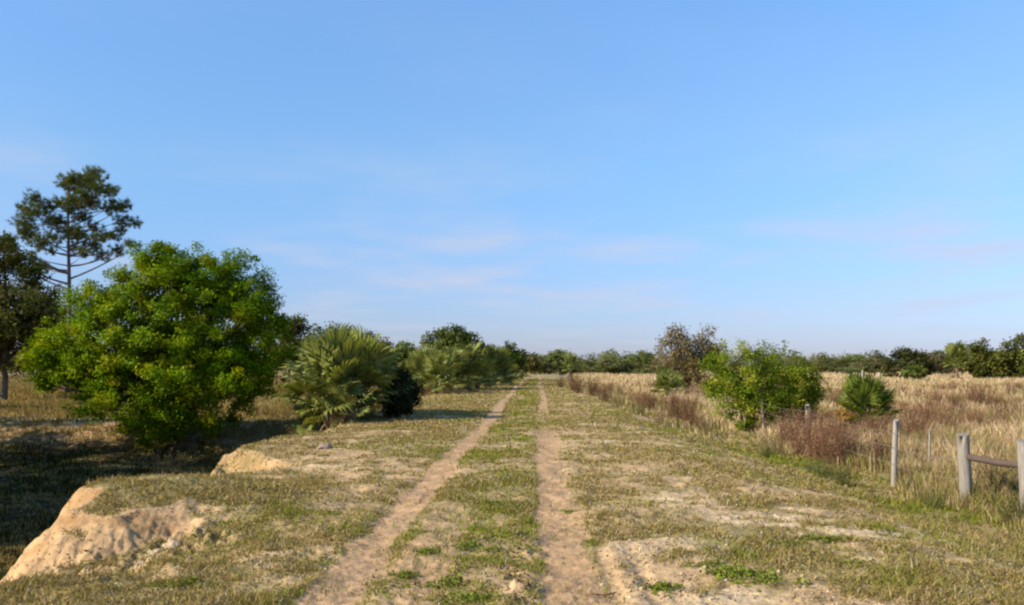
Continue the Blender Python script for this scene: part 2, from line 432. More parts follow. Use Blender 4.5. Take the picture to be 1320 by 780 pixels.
leaf_cards(GT, p2, (0.010 + 0.0012 * y2) * rng.uniform(.6, 1.6, m2), np.where((rng.uniform(0, 1, m2) < lush[k])[:, None], mixc(rng, m2, [GREEN, BRIGHT, OLIVE], [3, 3, 2]), cw), rng, None, .6, .9)
tag(link('short_grass', GT.mesh('short_grass', M_GRASS)), 'short dry olive turf growing patchily over the sandy track', 'grass', None, 'stuff')

def tall(name, label, n, d0, d1, r0, r1, ok, hf, cf, seed, wmin=0.007, wk=0.0008):
    rng = np.random.default_rng(seed)
    m = n // 7
    x, y = sample(rng, m, d0, d1, r0, r1)
    k = rng.uniform(0, 1, m) < ok(x, y)
    x, y = x[k], y[k]
    x = np.repeat(x, 7); y = np.repeat(y, 7)
    sp = 0.05 + 0.0022 * y
    hx = hf(x, y)
    x = x + rng.normal(0, 1, len(x)) * sp; y = y + rng.normal(0, 1, len(x)) * sp
    h = hx * rng.uniform(0.5, 1.15, len(x))
    wd = np.maximum(wmin, wk * y) * rng.uniform(0.7, 1.4, len(x))
    v, q, t3, cl = blades(x, y, h, wd, rng.uniform(0.05, 0.6, len(x)), cf(x, y, rng), rng)
    g = Geo(); g.add(v, q, cl)
    g.l.append(t3.ravel()); g.t.append(np.full(len(t3), 3))
    tag(link(name, g.mesh(name, M_GRASS)), label, 'grass', None, 'stuff')

STRAW, STRAW2, RUST, OLV = (0.55, 0.415, 0.265), (0.43, 0.315, 0.175), (0.20, 0.11, 0.065), (0.22, 0.19, 0.062)
def field_ok(x, y):
    f = sm(6.0, 7.0, x + 0.5 * fbm(y * .6, x * .6, 15, 3))
    f2 = 0.7 * sm(3.2, 5.0, x + 0.8 * fbm(x * .3, y * .3, 16, 3)) * sm(24, 34, y)
    return np.clip(np.maximum(f, f2) * (0.6 + 0.6 * fbm(x * .5, y * .35, 17, 3)) + 0.12 * f, 0, 1)
def field_h(x, y):
    return (0.34 + 0.24 * fbm(x * .3, y * .2, 18, 3) + 0.22 * fbm(x * 1.1, y * .8, 30, 2)) * (0.55 + 0.45 * sm(6, 8, x)) + 0.001 * y
def field_c(x, y, rng):
    n = len(x)
    c1 = mixc(rng, n, [STRAW, STRAW2, OLV], [6, 4, 1]); c2 = mixc(rng, n, [OLV, STRAW2, RUST, GREEN], [4, 3, 2.0, 2])
    t = sm(-0.2, 0.2, fbm(x * .35, y * .14, 19, 4)) * sm(130, 45, y) * 0.95 + 0.12 + 0.5 * sm(7.5, 6, x)
    o = np.where((rng.uniform(0, 1, n) < t)[:, None], c2, c1)
    ru = sm(0.12, 0.42, fbm(x * .5, y * .22, 29, 4)) * sm(8, 10, x) * sm(130, 60, y) * 0.75
    return np.where((rng.uniform(0, 1, n) < ru)[:, None], mixc(rng, n, [RUST, (0.26, 0.16, 0.09)], [2, 1]), o)
tall('tall_grass', 'tall straw coloured dry grass filling the pasture beyond the fence posts', 620000, 10, 210, 0.03, 0.72, field_ok, field_h, field_c, 5)

def left_ok(x, y):
    e = sm(-5.6, -7.0, x + 0.6 * fbm(y * .6, x * .6, 25, 3))
    pit = sm(31.5, 28, y) * sm(-22, -20, x)
    return np.clip(e * (0.55 + 0.6 * fbm(x * .4, y * .3, 27, 3)) * (1 - 0.55 * pit), 0, 1)
def left_h(x, y): return 0.16 + 0.10 * fbm(x * .3, y * .3, 28, 3) + 0.001 * y
def left_c(x, y, rng):
    n = len(x)
    c1 = mixc(rng, n, [(0.20, 0.125, 0.05), (0.17, 0.14, 0.04), RUST, (0.30, 0.21, 0.09)], [4, 3, 2, 2]); c2 = mixc(rng, n, [GREEN, OLIVE, BROWN], [4, 3, 2])
    t = sm(31, 28, y) * 0.7 + 0.2
    cc_ = np.where((rng.uniform(0, 1, n) < t)[:, None], c2, c1)
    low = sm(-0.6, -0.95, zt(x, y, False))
    c3 = mixc(rng, n, [(0.03, 0.036, 0.004), (0.042, 0.04, 0.005), (0.04, 0.026, 0.006)], [3, 2, 1])  # near-black blades low in the ditch, shade painted into the grass colour
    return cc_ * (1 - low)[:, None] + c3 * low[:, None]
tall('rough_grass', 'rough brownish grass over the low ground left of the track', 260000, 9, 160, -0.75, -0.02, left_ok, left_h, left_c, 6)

# loose crumbs of earth on the bare sand
rng = np.random.default_rng(77)
x, y = sample(rng, 26000, 5.4, 17, -0.6, 0.6)
c, s_, t_, _ = cover(x, y)
k = (rng.uniform(0, 1, len(x)) < np.clip(1.1 - c, 0, 1) * (0.25 + 0.5 * (fbm(x * 1.5, y * 1.5, 78, 3) > 0.1))) & (x < 6) & (t_ < 0.55)
x, y = x[k], y[k]; n = len(x)
oct_v = np.array([[1, 0, 0], [0, 1, 0], [-1, 0, 0], [0, -1, 0], [0, 0, .8], [0, 0, -.8]]); oct_f = np.array([[0, 1, 4], [1, 2, 4], [2, 3, 4], [3, 0, 4], [1, 0, 5], [2, 1, 5], [3, 2, 5], [0, 3, 5]])
r = 0.006 + 0.016 * rng.uniform(0, 1, n) ** 3
vv = oct_v[None] * r[:, None, None] * rng.uniform(0.6, 1.3, (n, 6, 1))
vv = vv + np.column_stack([x, y, zt(x, y) + 0.002])[:, None]
ff = (np.arange(n)[:, None, None] * 6 + oct_f[None]).reshape(-1, 3)
m = n // 14
y[:m] = np.exp(rng.uniform(math.log(5.6), math.log(10.5), m)); x[:m] = -0.17 + rng.normal(0, .05, m) + 0.05 * np.sin(y[:m] * 3)
vv[:m] = oct_v[None] * (0.007 + 0.02 * rng.uniform(0, 1, (m, 1, 1)) ** 2) * rng.uniform(.5, 1.4, (m, 6, 1)) + np.column_stack([x[:m], y[:m], zt(x[:m], y[:m]) + .004])[:, None]
cc = np.repeat(mixc(rng, n, [(0.38, 0.27, 0.16), (0.44, 0.36, 0.26), (0.16, 0.11, 0.07)], [4, 1.2, 3]), 6, axis=0)
cc[:m * 6] = np.array([0.17, 0.11, 0.06]) * rng.uniform(.6, 1.3, (m * 6, 1))
g = Geo(); g.add(vv.reshape(-1, 3), ff, cc)
tag(link('loose_gravel', g.mesh('loose_gravel', M_EARTH)), 'small crumbs of earth and stone scattered on the bare sand', 'gravel', None, 'stuff')

# ------------------------------------------------------------------ trees
def crown_geo(lobes, nclump, nleaf, clr, lsz, cols, wts, seed, flat=0.8, shell=0.55, aspect=0.55, inner=None):
    """lobes: (x,y,z,r[,squash]); returns geometry and clump centres"""
    rng = np.random.default_rng(seed)
    lb = np.array([list(l) + [1.0] * (5 - len(l)) for l in lobes], float)
    wl = lb[:, 3] ** 2; wl /= wl.sum()
    i = rng.choice(len(lb), nclump, p=wl)
    u_ = unit(rng, nclump); rr = shell + (1 - shell) * rng.uniform(0, 1, nclump) ** 0.6
    rr = np.where(rng.uniform(0, 1, nclump) < 0.25, rr * 0.6, rr)
    ctr = lb[i, :3] + u_ * (lb[i, 3] * rr)[:, None] * np.column_stack([np.ones(nclump), np.ones(nclump), lb[i, 4]])
    cs = clr * rng.uniform(0.55, 1.35, nclump)
    per = rng.poisson(nleaf / nclump * (cs / cs.mean()) ** 2)
    ci = np.repeat(np.arange(nclump), per); n = len(ci)
    off = np.clip(rng.normal(0, 0.6, (n, 3)), -1.25, 1.25) * cs[ci][:, None]
    off[:, 2] *= flat
    p = ctr[ci] + off
    ccl = mixc(rng, nclump, cols, wts)
    cc = ccl[ci] * rng.uniform(0.75, 1.3, (n, 1)) * np.column_stack([rng.uniform(0.9, 1.12, n), np.ones(n), np.ones(n)])
    g = Geo()
    cen = lb[:, :3].mean(0)
    ow = p - cen; ow /= np.linalg.norm(ow, axis=1)[:, None] + 1e-9
    leaf_cards(g, p, lsz * rng.uniform(0.6, 1.35, n), cc, rng, ow, aspect)
    return g, ctr

def trunk_geo(top, r0, ctr, nl, seed, c=(0.12, 0.09, 0.065), sides=7, multi=1, sink=0.15):
    rng = np.random.default_rng(seed); g = Geo()
    top = np.array(top, float)
    for m in range(multi):
        lean = np.array([rng.normal(0, .12), rng.normal(0, .12), 0]) * (multi > 1) * top[2]
        t = np.linspace(0, 1, 7)[:, None]
        pts = t * (top + lean) + np.array([0, 0, -sink]) * (1 - t) + rng.normal(0, 0.02 * top[2], (7, 3)) * np.sin(t * np.pi) * np.array([1, 1, 0]) + (rng.normal(0, 0.15, 3) * np.array([1, 1, 0]) if multi > 1 else 0)
        rad = r0 * (1 - 0.6 * t[:, 0]); rad[0] *= 1.35
        tube(g, pts, rad, sides, c)
        for e in ctr[rng.choice(len(ctr), min(nl, len(ctr)), replace=False)]:
            s_i = rng.uniform(0.35, 1.0); st_ = np.array([np.interp(s_i, t[:, 0], pts[:, k]) for k in range(3)])
            q = np.linspace(0, 1, 5)[:, None]
            mid = (st_ + e) / 2 + np.array([0, 0, -0.1]) * np.linalg.norm(e - st_) + rng.normal(0, .06, 3) * np.linalg.norm(e - st_)
            lp = (1 - q) ** 2 * st_ + 2 * q * (1 - q) * mid + q ** 2 * e
            tube(g, lp, r0 * 0.42 * (1 - 0.85 * q[:, 0]), 5, c, False)
    return g

def tree(name, label, cat, px, d, lobes_px, nclump, nleaf, clr_px, lsz, cols, wts, seed, r0=0.12, multi=1, nl=14, group=None, base_z=None, depth=0.8, top_f=0.7, bark=(0.12, 0.09, 0.065), twigs=0, **kw):
    """lobes given as (px, py, r_px[, dy_m[, squash]]) at distance d"""
    rng = np.random.default_rng(seed + 900)
    bx, by = X(px, d), d
    bz = float(zt(bx, by)) if base_z is None else base_z
    s = d / F * 1.03
    lobes = []
    for l in lobes_px:
        dy = l[3] if len(l) > 3 else rng.normal(0, 0.3) * l[2] * s * depth
        k = (d + dy) / d
        lobes.append((X(l[0], d + dy) - bx, dy, Z(l[1], d + dy) - bz, l[2] * s * k, l[4] if len(l) > 4 else 1.0))
    g, ctr = crown_geo(lobes, nclump, nleaf, clr_px * s, lsz, cols, wts, seed, **kw)
    t = thing(name, label, cat, (bx, by, bz), 0, group)
    lb = np.array(lobes)
    top = np.array([lb[:, 0].mean(), lb[:, 1].mean(), max(0.4, (lb[:, 2].mean()) * (0.6 + 0.4 * top_f))])
    tg = trunk_geo(top, r0, ctr, nl, seed + 1, bark, multi=multi)
    for k in range(twigs):
        e = ctr[rng.integers(len(ctr))]; ow = e - lb[:, :3].mean(0); ow /= np.linalg.norm(ow) + 1e-9
        ln = rng.uniform(0.3, 0.9)
        tube(tg, [e, e + (ow + np.array([0, 0, .6])) * ln * .5, e + (ow + rng.normal(0, .2, 3) + np.array([0, 0, .9])) * ln], [0.012, 0.009, 0.004], 4, bark, False)
    link('trunk', tg.mesh('trunk', M_BARK, True), t)
    link('crown', g.mesh('crown', M_LEAF), t)
    return t

# big bright green tree at the ditch
BG = [(0.12, 0.20, 0.004), (0.155, 0.225, 0.004), (0.19, 0.22, 0.004), (0.075, 0.135, 0.003)]
tree('green_tree', 'largest bright green bushy tree, standing over the shaded ditch', 'tree', 215, 30,
     [(235, 402, 88, 0), (150, 432, 75, -.3), (290, 420, 76, .1), (92, 455, 55, .2), (200, 480, 85, -.8), (270, 490, 68, -.6), (332, 442, 46, .3), (345, 402, 22, .2), (190, 365, 52, .1), (262, 356, 44, 0), (312, 362, 34, .2), (205, 540, 38, -1.0), (58, 470, 34, -.3), (322, 490, 42, 0), (130, 490, 52, -.5), (130, 375, 32, .2), (215, 345, 34, 0)],
     1300, 200000, 8.5, 0.088, BG, [4, 4, 2, 2.5], 101, r0=0.16, multi=4, nl=26, shell=0.5)

# tall pine
def pine(px, d, seed):
    rng = np.random.default_rng(seed)
    bx = X(px, d); bz = float(zt(bx, d)); s = d / F
    t = thing('pine_tree', 'tall open-crowned pine rising behind the bright green tree', 'tree', (bx, d, bz))
    tips = [(92, 222, 15), (78, 226, 13), (110, 228, 13), (65, 234, 11), (122, 238, 12), (132, 244, 11), (146, 247, 11), (150, 264, 9), (45, 250, 11), (32, 266, 13), (26, 284, 13), (22, 300, 12), (42, 292, 14), (58, 262, 14), (60, 285, 14), (52, 308, 13), (75, 255, 13), (95, 250, 14), (112, 258, 13), (74, 278, 12), (100, 276, 13), (128, 268, 12), (163, 280, 10), (152, 287, 9), (140, 292, 10), (118, 288, 12), (92, 300, 14), (110, 306, 12), (132, 314, 11), (75, 308, 12), (12, 322, 14), (-4, 316, 12), (30, 326, 12), (48, 330, 10), (125, 326, 10), (165, 317, 8), (174, 314, 6), (104, 322, 9), (68, 244, 9), (85, 240, 11), (100, 236, 11), (118, 250, 10), (86, 266, 12), (110, 290, 11), (64, 296, 11), (40, 310, 11), (30, 340, 11), (15, 338, 10), (60, 322, 9), (88, 318, 10), (140, 302, 9), (138, 256, 10), (50, 276, 11), (104, 262, 10), (80, 292, 10), (125, 302, 9)]
    tips = [(a + rng.normal(0, 3), b + rng.normal(0, 3), r_ * rng.uniform(.7, 1.05)) for a, b, r_ in tips]
    g, tk = Geo(), Geo()
    bark = (0.13, 0.095, 0.075)
    ztop = Z(222, d) - bz
    zz_ = np.linspace(-0.3, ztop, 14); ph = np.linspace(0, 1, 14)
    pts = np.column_stack([0.12 * np.sin(ph * 5), 0.1 * np.sin(ph * 4 + 1), zz_])
    rad = 0.18 * (1 - 0.8 * ph) + 0.012; rad[0] = 0.25
    tube(tk, pts, rad, 9, bark)
    for (qx, qy, qr) in tips:
        dy = rng.normal(0, 1.1)
        c = np.array([X(qx, d) - bx, dy, Z(qy, d) - bz])
        r = qr * s * 1.22
        # limb: leaves the trunk lower down and sweeps out and up
        hd = np.hypot(c[0], c[1])
        zs = max(Z(372, d) - bz, c[2] - (0.2 + 0.40 * hd) * rng.uniform(.2, 1.3))
        if zs > ztop - .4: zs = ztop - .6
        st_ = np.array([np.interp(zs, zz_, pts[:, 0]), np.interp(zs, zz_, pts[:, 1]), zs])
        q = np.linspace(0, 1, 6)[:, None]
        mid = (st_ + c) / 2 + np.array([0, 0, -0.10 * hd]) + rng.normal(0, .15, 3)
        lp = (1 - q) ** 2 * st_ + 2 * q * (1 - q) * mid + q ** 2 * c
        tube(tk, lp, (0.02 + 0.012 * hd) * (1 - 0.8 * q[:, 0]), 5, bark, False)
        # needle bunches
        nb = int(60 * (qr / 11.0) ** 2)
        bc = c + unit(rng, nb) * (rng.uniform(0, 1, nb) ** 0.5)[:, None] * r * np.array([1.05, 1.2, 0.8])
        for b in bc[::6]:
            tube(tk, [c, (c + b) / 2 + rng.normal(0, .05, 3), b], [0.018, 0.013, 0.007], 4, bark, False)
        k = 20
        dirs = unit(rng, nb * k); dirs[:, 2] += 0.35
        ctr = np.repeat(bc, k, 0); ln = rng.uniform(0.16, 0.32, nb * k)
        tip = ctr + dirs * ln[:, None]
        sd_ = np.cross(dirs, unit(rng, nb * k)); sd_ /= np.linalg.norm(sd_, axis=1)[:, None] + 1e-9
        w_ = 0.030
        v = np.stack([ctr - sd_ * w_ * .5, ctr + sd_ * w_ * .5, tip], 1).reshape(-1, 3)
        cb = np.repeat(mixc(rng, nb, [(0.105, 0.135, 0.026), (0.07, 0.10, 0.022), (0.145, 0.14, 0.03)], [4, 3, 2]), k * 3, axis=0)
        g.add(v, np.arange(nb * k * 3).reshape(-1, 3), cb)
    link('trunk', tk.mesh('trunk', M_BARK, True), t)
    link('crown', g.mesh('crown', M_LEAF), t)
pine(86, 61, 3)

DG = [(0.07, 0.075, 0.024), (0.095, 0.09, 0.026), (0.115, 0.095, 0.03), (0.045, 0.052, 0.018)]
OAK = [(0.085, 0.095, 0.018), (0.115, 0.115, 0.02), (0.06, 0.07, 0.014), (0.13, 0.115, 0.028)]
MID = [(0.10, 0.135, 0.025), (0.135, 0.155, 0.03), (0.07, 0.10, 0.02)]
tree('oak_tree', 'dark brownish green tree cut by the left edge of the photo', 'tree', 6, 52,
     [(-30, 370, 46), (10, 352, 34), (28, 395, 40), (-20, 430, 44), (20, 440, 38), (45, 425, 26), (-60, 400, 50), (5, 325, 20), (-35, 330, 30), (50, 452, 26), (46, 388, 24), (34, 358, 18), (58, 420, 20), (8, 462, 24), (-22, 466, 26), (30, 468, 18)], 220, 34000, 12, 0.19, [(0.06, 0.075, 0.018), (0.085, 0.09, 0.02), (0.10, 0.09, 0.024), (0.04, 0.05, 0.014)], [3, 3, 2, 3], 111, r0=0.2, nl=30, shell=0.5)
tree('oak_tree', 'low dark tree behind the bright green tree under the pine', 'tree', 62, 66,
     [(58, 400, 26), (75, 420, 28), (52, 440, 26), (85, 445, 28), (60, 462, 20)], 70, 9000, 10, 0.24, DG, [3, 3, 3, 2], 112, r0=0.14, nl=16)
tree('oak_tree', 'grey green tree peeping out right of the bright green tree', 'tree', 372, 58,
     [(375, 418, 17), (360, 440, 22), (388, 412, 9), (380, 450, 20), (392, 470, 22), (355, 470, 22)], 70, 9000, 8, 0.2, OAK, [3, 2, 3, 2], 113, r0=0.12, nl=16)
tree('scrub_bush', 'olive scrub bush showing above the near palm clump', 'bush', 468, 62,
     [(480, 455, 22), (455, 450, 18), (440, 440, 18), (420, 440, 20), (495, 475, 18), (450, 475, 24)], 60, 7000, 9, 0.2, OAK, [3, 3, 2, 2], 114, r0=0.08, multi=3, nl=8)
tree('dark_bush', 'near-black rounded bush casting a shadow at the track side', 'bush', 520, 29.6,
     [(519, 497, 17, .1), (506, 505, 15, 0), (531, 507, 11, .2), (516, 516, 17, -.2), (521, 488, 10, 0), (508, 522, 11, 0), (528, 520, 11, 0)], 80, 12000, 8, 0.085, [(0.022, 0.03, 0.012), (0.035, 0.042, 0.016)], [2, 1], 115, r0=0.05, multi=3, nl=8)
tree('round_tree', 'small rounded dark green tree far left of the track', 'tree', 516, 112,
     [(515, 455, 14), (506, 460, 10), (525, 460, 10), (515, 467, 12)], 45, 4000, 6, 0.36, MID, [3, 2, 3], 116, r0=0.15, nl=8)
tree('scrub_bush', 'reddish brown low scrub below the rounded dark tree', 'bush', 522, 85,
     [(500, 482, 12), (520, 478, 10), (540, 484, 10)], 24, 2400, 6, 0.25, [(0.17, 0.11, 0.06), (0.12, 0.10, 0.04)], [2, 2], 117, r0=0.05, multi=2, nl=5)
tree('oak_tree', 'domed olive tree rising above the middle palm clump', 'tree', 585, 76,
     [(582, 446, 24, 0), (562, 450, 20, 0), (602, 448, 20, 0), (615, 458, 14, 0), (550, 460, 15, 0), (585, 465, 26, 0), (595, 436, 14, 0), (572, 436, 13, 0)], 170, 17000, 6.5, 0.22, MID, [3, 2, 3], 118, r0=0.2, nl=18)
tree('oak_tree', 'green rounded tree right of the middle palm clump', 'tree', 650, 100,
     [(650, 457, 14), (640, 464, 12), (660, 466, 12), (650, 470, 14)], 45, 4500, 6, 0.33, MID, [3, 2, 3], 119, r0=0.15, nl=8)
tree('oak_tree', 'dark tree where the track meets the treeline', 'tree', 678, 135,
     [(672, 464, 9), (682, 466, 9), (690, 470, 8), (664, 470, 9)], 40, 3600, 5, 0.42, DG, [3, 3, 2, 2], 120, r0=0.15, nl=8)
BRN = [(0.17, 0.125, 0.05), (0.13, 0.105, 0.042), (0.21, 0.15, 0.06), (0.10, 0.095, 0.03)]
tree('brown_tree', 'brown half-bare tree standing in the pasture', 'tree', 885, 72,
     [(870, 442, 20), (908, 447, 20), (856, 456, 16), (925, 455, 13), (888, 440, 14), (888, 462, 24), (918, 462, 14), (880, 478, 22), (900, 482, 20), (865, 430, 11), (912, 434, 11)], 120, 9500, 8, 0.17, BRN, [3, 3, 2, 2], 121, r0=0.1, multi=4, nl=34, bark=(0.15, 0.11, 0.085), shell=0.4)
RB = [(0.125, 0.18, 0.010), (0.165, 0.215, 0.012), (0.09, 0.13, 0.010), (0.21, 0.215, 0.022)]
tree('green_bush', 'large yellow green bush growing on the fence line', 'bush', 962, 31,
     [(955, 472, 30, 0), (930, 478, 24, .2), (985, 476, 28, .2), (940, 505, 30, -.4), (975, 505, 32, -.3), (1000, 500, 22, 0), (955, 530, 22, -.5), (985, 530, 20, -.2), (920, 500, 16, .1), (1010, 515, 18, .1), (995, 525, 18, 0), (928, 452, 9, 0), (958, 446, 10, 0), (986, 450, 9, 0), (1003, 458, 8, .1), (912, 470, 10, 0), (942, 444, 6, 0), (972, 441, 6, .1)], 240, 24000, 7, 0.07, RB, [3, 3, 2, 2], 122, r0=0.045, multi=6, nl=22, shell=0.45)
tree('green_bush', 'smaller bright green bush right of the large fence bush', 'bush', 1028, 33,
     [(1025, 482, 20, 0), (1042, 490, 15, .2), (1012, 490, 16, .2), (1028, 508, 22, -.2), (1045, 508, 14, 0), (1030, 520, 18, 0)], 100, 10000, 8, 0.085, RB, [3, 3, 2, 2], 123, r0=0.035, multi=4, nl=14, shell=0.45)
# the leggy sprout standing up from it
sp = thing('tall_sprout', 'thin leggy sprout sticking up above the fence bushes', 'plant', (X(1012, 32.5), 32.5, float(zt(X(1012, 32.5), 32.5))))
g = Geo(); rng = np.random.default_rng(9)
zt_ = Z(438, 32.5) - sp.location.z
tube(g, [[0, 0, -.1], [0.03, 0, zt_ * .4], [-0.02, 0.02, zt_ * .75], [-0.02, 0, zt_]], [.02, .015, .01, .004], 5, (0.14, 0.12, 0.07))
tube(g, [[-0.02, 0.02, zt_ * .8], [0.15, 0, zt_ * .84], [0.32, 0, zt_ * .86]], [.008, .006, .003], 5, (0.14, 0.12, 0.07))
link('stem', g.mesh('stem', M_BARK, True), sp)
g = Geo(); pp = np.concatenate([np.column_stack([rng.normal(-.02, .05, 60), rng.normal(0, .05, 60), rng.uniform(zt_ * .82, zt_ * 1.0, 60)]), np.column_stack([rng.uniform(.1, .38, 50), rng.normal(0, .05, 50), rng.normal(zt_ * .86, .04, 50)])])
leaf_cards(g, pp, rng.uniform(.05, .1, len(pp)), mixc(rng, len(pp), RB, [3, 3, 2, 2]), rng, None, .5)
link('foliage', g.mesh('foliage', M_LEAF), sp)

# right-hand wood edge
tree('oak_tree', 'tall dark oak cut by the right edge of the photo', 'tree', 1306, 135,
     [(1300, 452, 16), (1318, 450, 18), (1335, 455, 20), (1305, 472, 20), (1325, 475, 20), (1290, 468, 14), (1312, 444, 8)], 70, 8000, 7, 0.42, OAK, [3, 2, 3, 1], 131, r0=0.25, nl=16, shell=0.45)
tree('oak_tree', 'dark open oak right of the distant cabbage palm', 'tree', 1266, 136,
     [(1264, 448, 11), (1258, 458, 13), (1278, 458, 12), (1268, 474, 17), (1252, 475, 12), (1284, 476, 12)], 60, 6500, 6, 0.42, OAK, [3, 2, 3, 1], 132, r0=0.25, nl=16, shell=0.4)
tree('oak_tree', 'broad domed dark oak in the distant pasture edge', 'tree', 1168, 138,
     [(1160, 466, 14), (1178, 466, 14), (1148, 474, 12), (1190, 474, 13), (1168, 476, 16), (1166, 460, 9)], 60, 6500, 6, 0.42, DG, [3, 2, 2, 2], 133, r0=0.25, nl=14)
tree('green_bush', 'small bright green bush before the broad domed oak', 'bush', 1178, 122,
     [(1172, 481, 7), (1180, 479, 7), (1186, 483, 6)], 24, 1800, 4, 0.3, MID, [2, 3, 1], 134, r0=0.06, multi=2, nl=5)
tree('grey_tree', 'pale greyish tree between the domed oak and the palm', 'tree', 1210, 165,
     [(1206, 463, 9), (1216, 466, 9), (1200, 470, 8)], 36, 2600, 5, 0.42, [(0.14, 0.115, 0.07), (0.11, 0.10, 0.05)], [1, 1], 135, r0=0.15, nl=10)

# distant treeline: one mass of wood at the back, single trees before it
def wood():
    rng = np.random.default_rng(55); g = Geo()
    n = 260
    lob = []
    for i in range(n):
        px = rng.uniform(-120, 1480); d = rng.uniform(330, 430)
        hgt = rng.uniform(3.8, 6.5) + 2.2 * rng.uniform(-.4, 1) * float(fbm(np.array([px * .02]), np.array([3.]), 57, 2)[0] + .6)
        lob.append((X(px, d), d, -0.3 + hgt * 0.5, hgt * 0.52, 0.95))
    gg, ctr = crown_geo(lob, 2600, 60000, 1.7, 0.95, [(0.13, 0.145, 0.065), (0.16, 0.16, 0.075), (0.105, 0.125, 0.06), (0.20, 0.165, 0.10)], [3, 3, 2, 1], 56, shell=0.5)
    for l in lob[::2]:
        tube(gg, [[l[0], l[1], -0.6], [l[0], l[1], l[2]]], [0.2, 0.12], 5, (0.12, 0.09, 0.07), False)
    tag(link('distant_wood', gg.mesh('distant_wood', M_LEAF)), 'low dark wood closing the horizon', 'wood', None, 'stuff')
wood()
rng = np.random.default_rng(66)
far_src = []
for i in range(4):
    lobs = [(rng.normal(0, 2.3), rng.normal(0, 1.2), rng.uniform(1.0, 4.4), rng.uniform(1.2, 1.9)) for _ in range(10)]
    gg, ctr = crown_geo(lobs, 90, 5200, 0.7, 0.42, [[(0.11, 0.125, 0.045), (0.14, 0.145, 0.05), (0.085, 0.10, 0.038), (0.16, 0.14, 0.06)], [(0.12, 0.15, 0.045), (0.155, 0.17, 0.05), (0.09, 0.115, 0.035)], [(0.10, 0.105, 0.045), (0.13, 0.12, 0.05), (0.15, 0.125, 0.055), (0.07, 0.08, 0.035)], [(0.12, 0.14, 0.05), (0.15, 0.155, 0.06)]][i], [[3, 2, 3, 1], [3, 2, 3], [3, 3, 2, 2], [1, 1]][i], 600 + i, shell=0.45)
    far_src.append((gg.mesh('crown', M_LEAF), trunk_geo((0, 0, 3.2), 0.2, ctr, 10, 700 + i).mesh('trunk', M_BARK, True)))
tree('green_bush', 'green bush at the far end of the palm row', 'bush', 690, 165, [(688, 472, 6), (695, 474, 6), (682, 473, 5)], 24, 1800, 4, .35, MID, [3, 3, 1], 140, r0=.06, multi=2, nl=5)
far_list = [(705, 215, .9), (722, 190, 1.0), (752, 240, .95), (772, 230, 1.15), (795, 205, 1.2), (815, 235, 1.05), (832, 250, 1.0), (845, 190, .8), (935, 200, .9), (1020, 250, 1.0), (1062, 270, 1.15), (1078, 250, .9), (1094, 220, 1.0), (1112, 260, 1.2), (1130, 230, 1.05), (1146, 245, 1.0), (1222, 240, 1.2), (1240, 190, 1.0), (696, 175, .7), (610, 170, 1.2), (540, 190, 1.1), (470, 200, 1.3), (430, 170, 1.3), (985, 230, 1.0)]
for i, (px, d, s) in enumerate(far_list):
    cm, tm = far_src[i % 4]
    lbl = 'small distant tree in the line along the horizon'
    t = thing('distant_tree', lbl, 'tree', (X(px, d), d, float(zt(X(px, d), d)) - .05), rng.uniform(0, 6.28), 'trees in the line along the horizon', (s * 1.2, s * 1.2, s * rng.uniform(.45, .92)))
    link('trunk', tm, t); link('crown', cm, t)

# off to the left of the picture: scrub on the ditch side that throws the deep shade
shade = [(-9.6, 10.2, 1.3, 1.5), (-11.8, 14.2, 2.7, 1.9), (-14.3, 18.0, 4.1, 2.2), (-17.0, 21.4, 5.4, 2.5), (-20.2, 24.0, 5.8, 2.6), (-16.5, 15.5, 4.9, 2.6), (-12.5, 8.5, 2.9, 2.0), (-20.0, 18.8, 7.0, 3.0), (-24.5, 27.6, 6.0, 2.8), (-31.0, 38.0, 5.6, 2.9)]
shade_lbl = ['low dark scrub bush at the near lip of the ditch', 'waist-high dark scrub bush beside the shaded ditch', 'shoulder-high scrub bush on the west side of the ditch', 'tall scrub bush behind the ditch and left of the green tree', 'tallest scrub tree west of the ditch', 'dense scrub tree in the second row west of the ditch', 'broad scrub bush nearest the camera west of the ditch', 'back-row scrub tree farthest west of the ditch', 'scrub tree beyond the far end of the ditch to the west', 'scrub tree far out on the western field past the ditch']
for i, (sx, sy, sh, sr) in enumerate(shade):
    rg = np.random.default_rng(800 + i)
    bz = float(zt(sx, sy))
    lobs = [(rg.normal(0, sr * .38), rg.normal(0, sr * .38), z_ - bz, sr * .55) for z_ in np.linspace(bz + sr * .45, sh - sr * .45, 6) for _ in range(2)]
    gg, ctr = crown_geo(lobs, 130, 15000, 0.42, 0.19, OAK, [3, 2, 3, 1], 820 + i, shell=0.3)
    t = thing('scrub_bush', shade_lbl[i], 'bush', (sx, sy, bz))
    link('trunk', trunk_geo((0, 0, (sh - bz) * .6), 0.1, ctr, 10, 840 + i, multi=2).mesh('trunk', M_BARK, True), t)
    link('crown', gg.mesh('crown', M_LEAF), t)

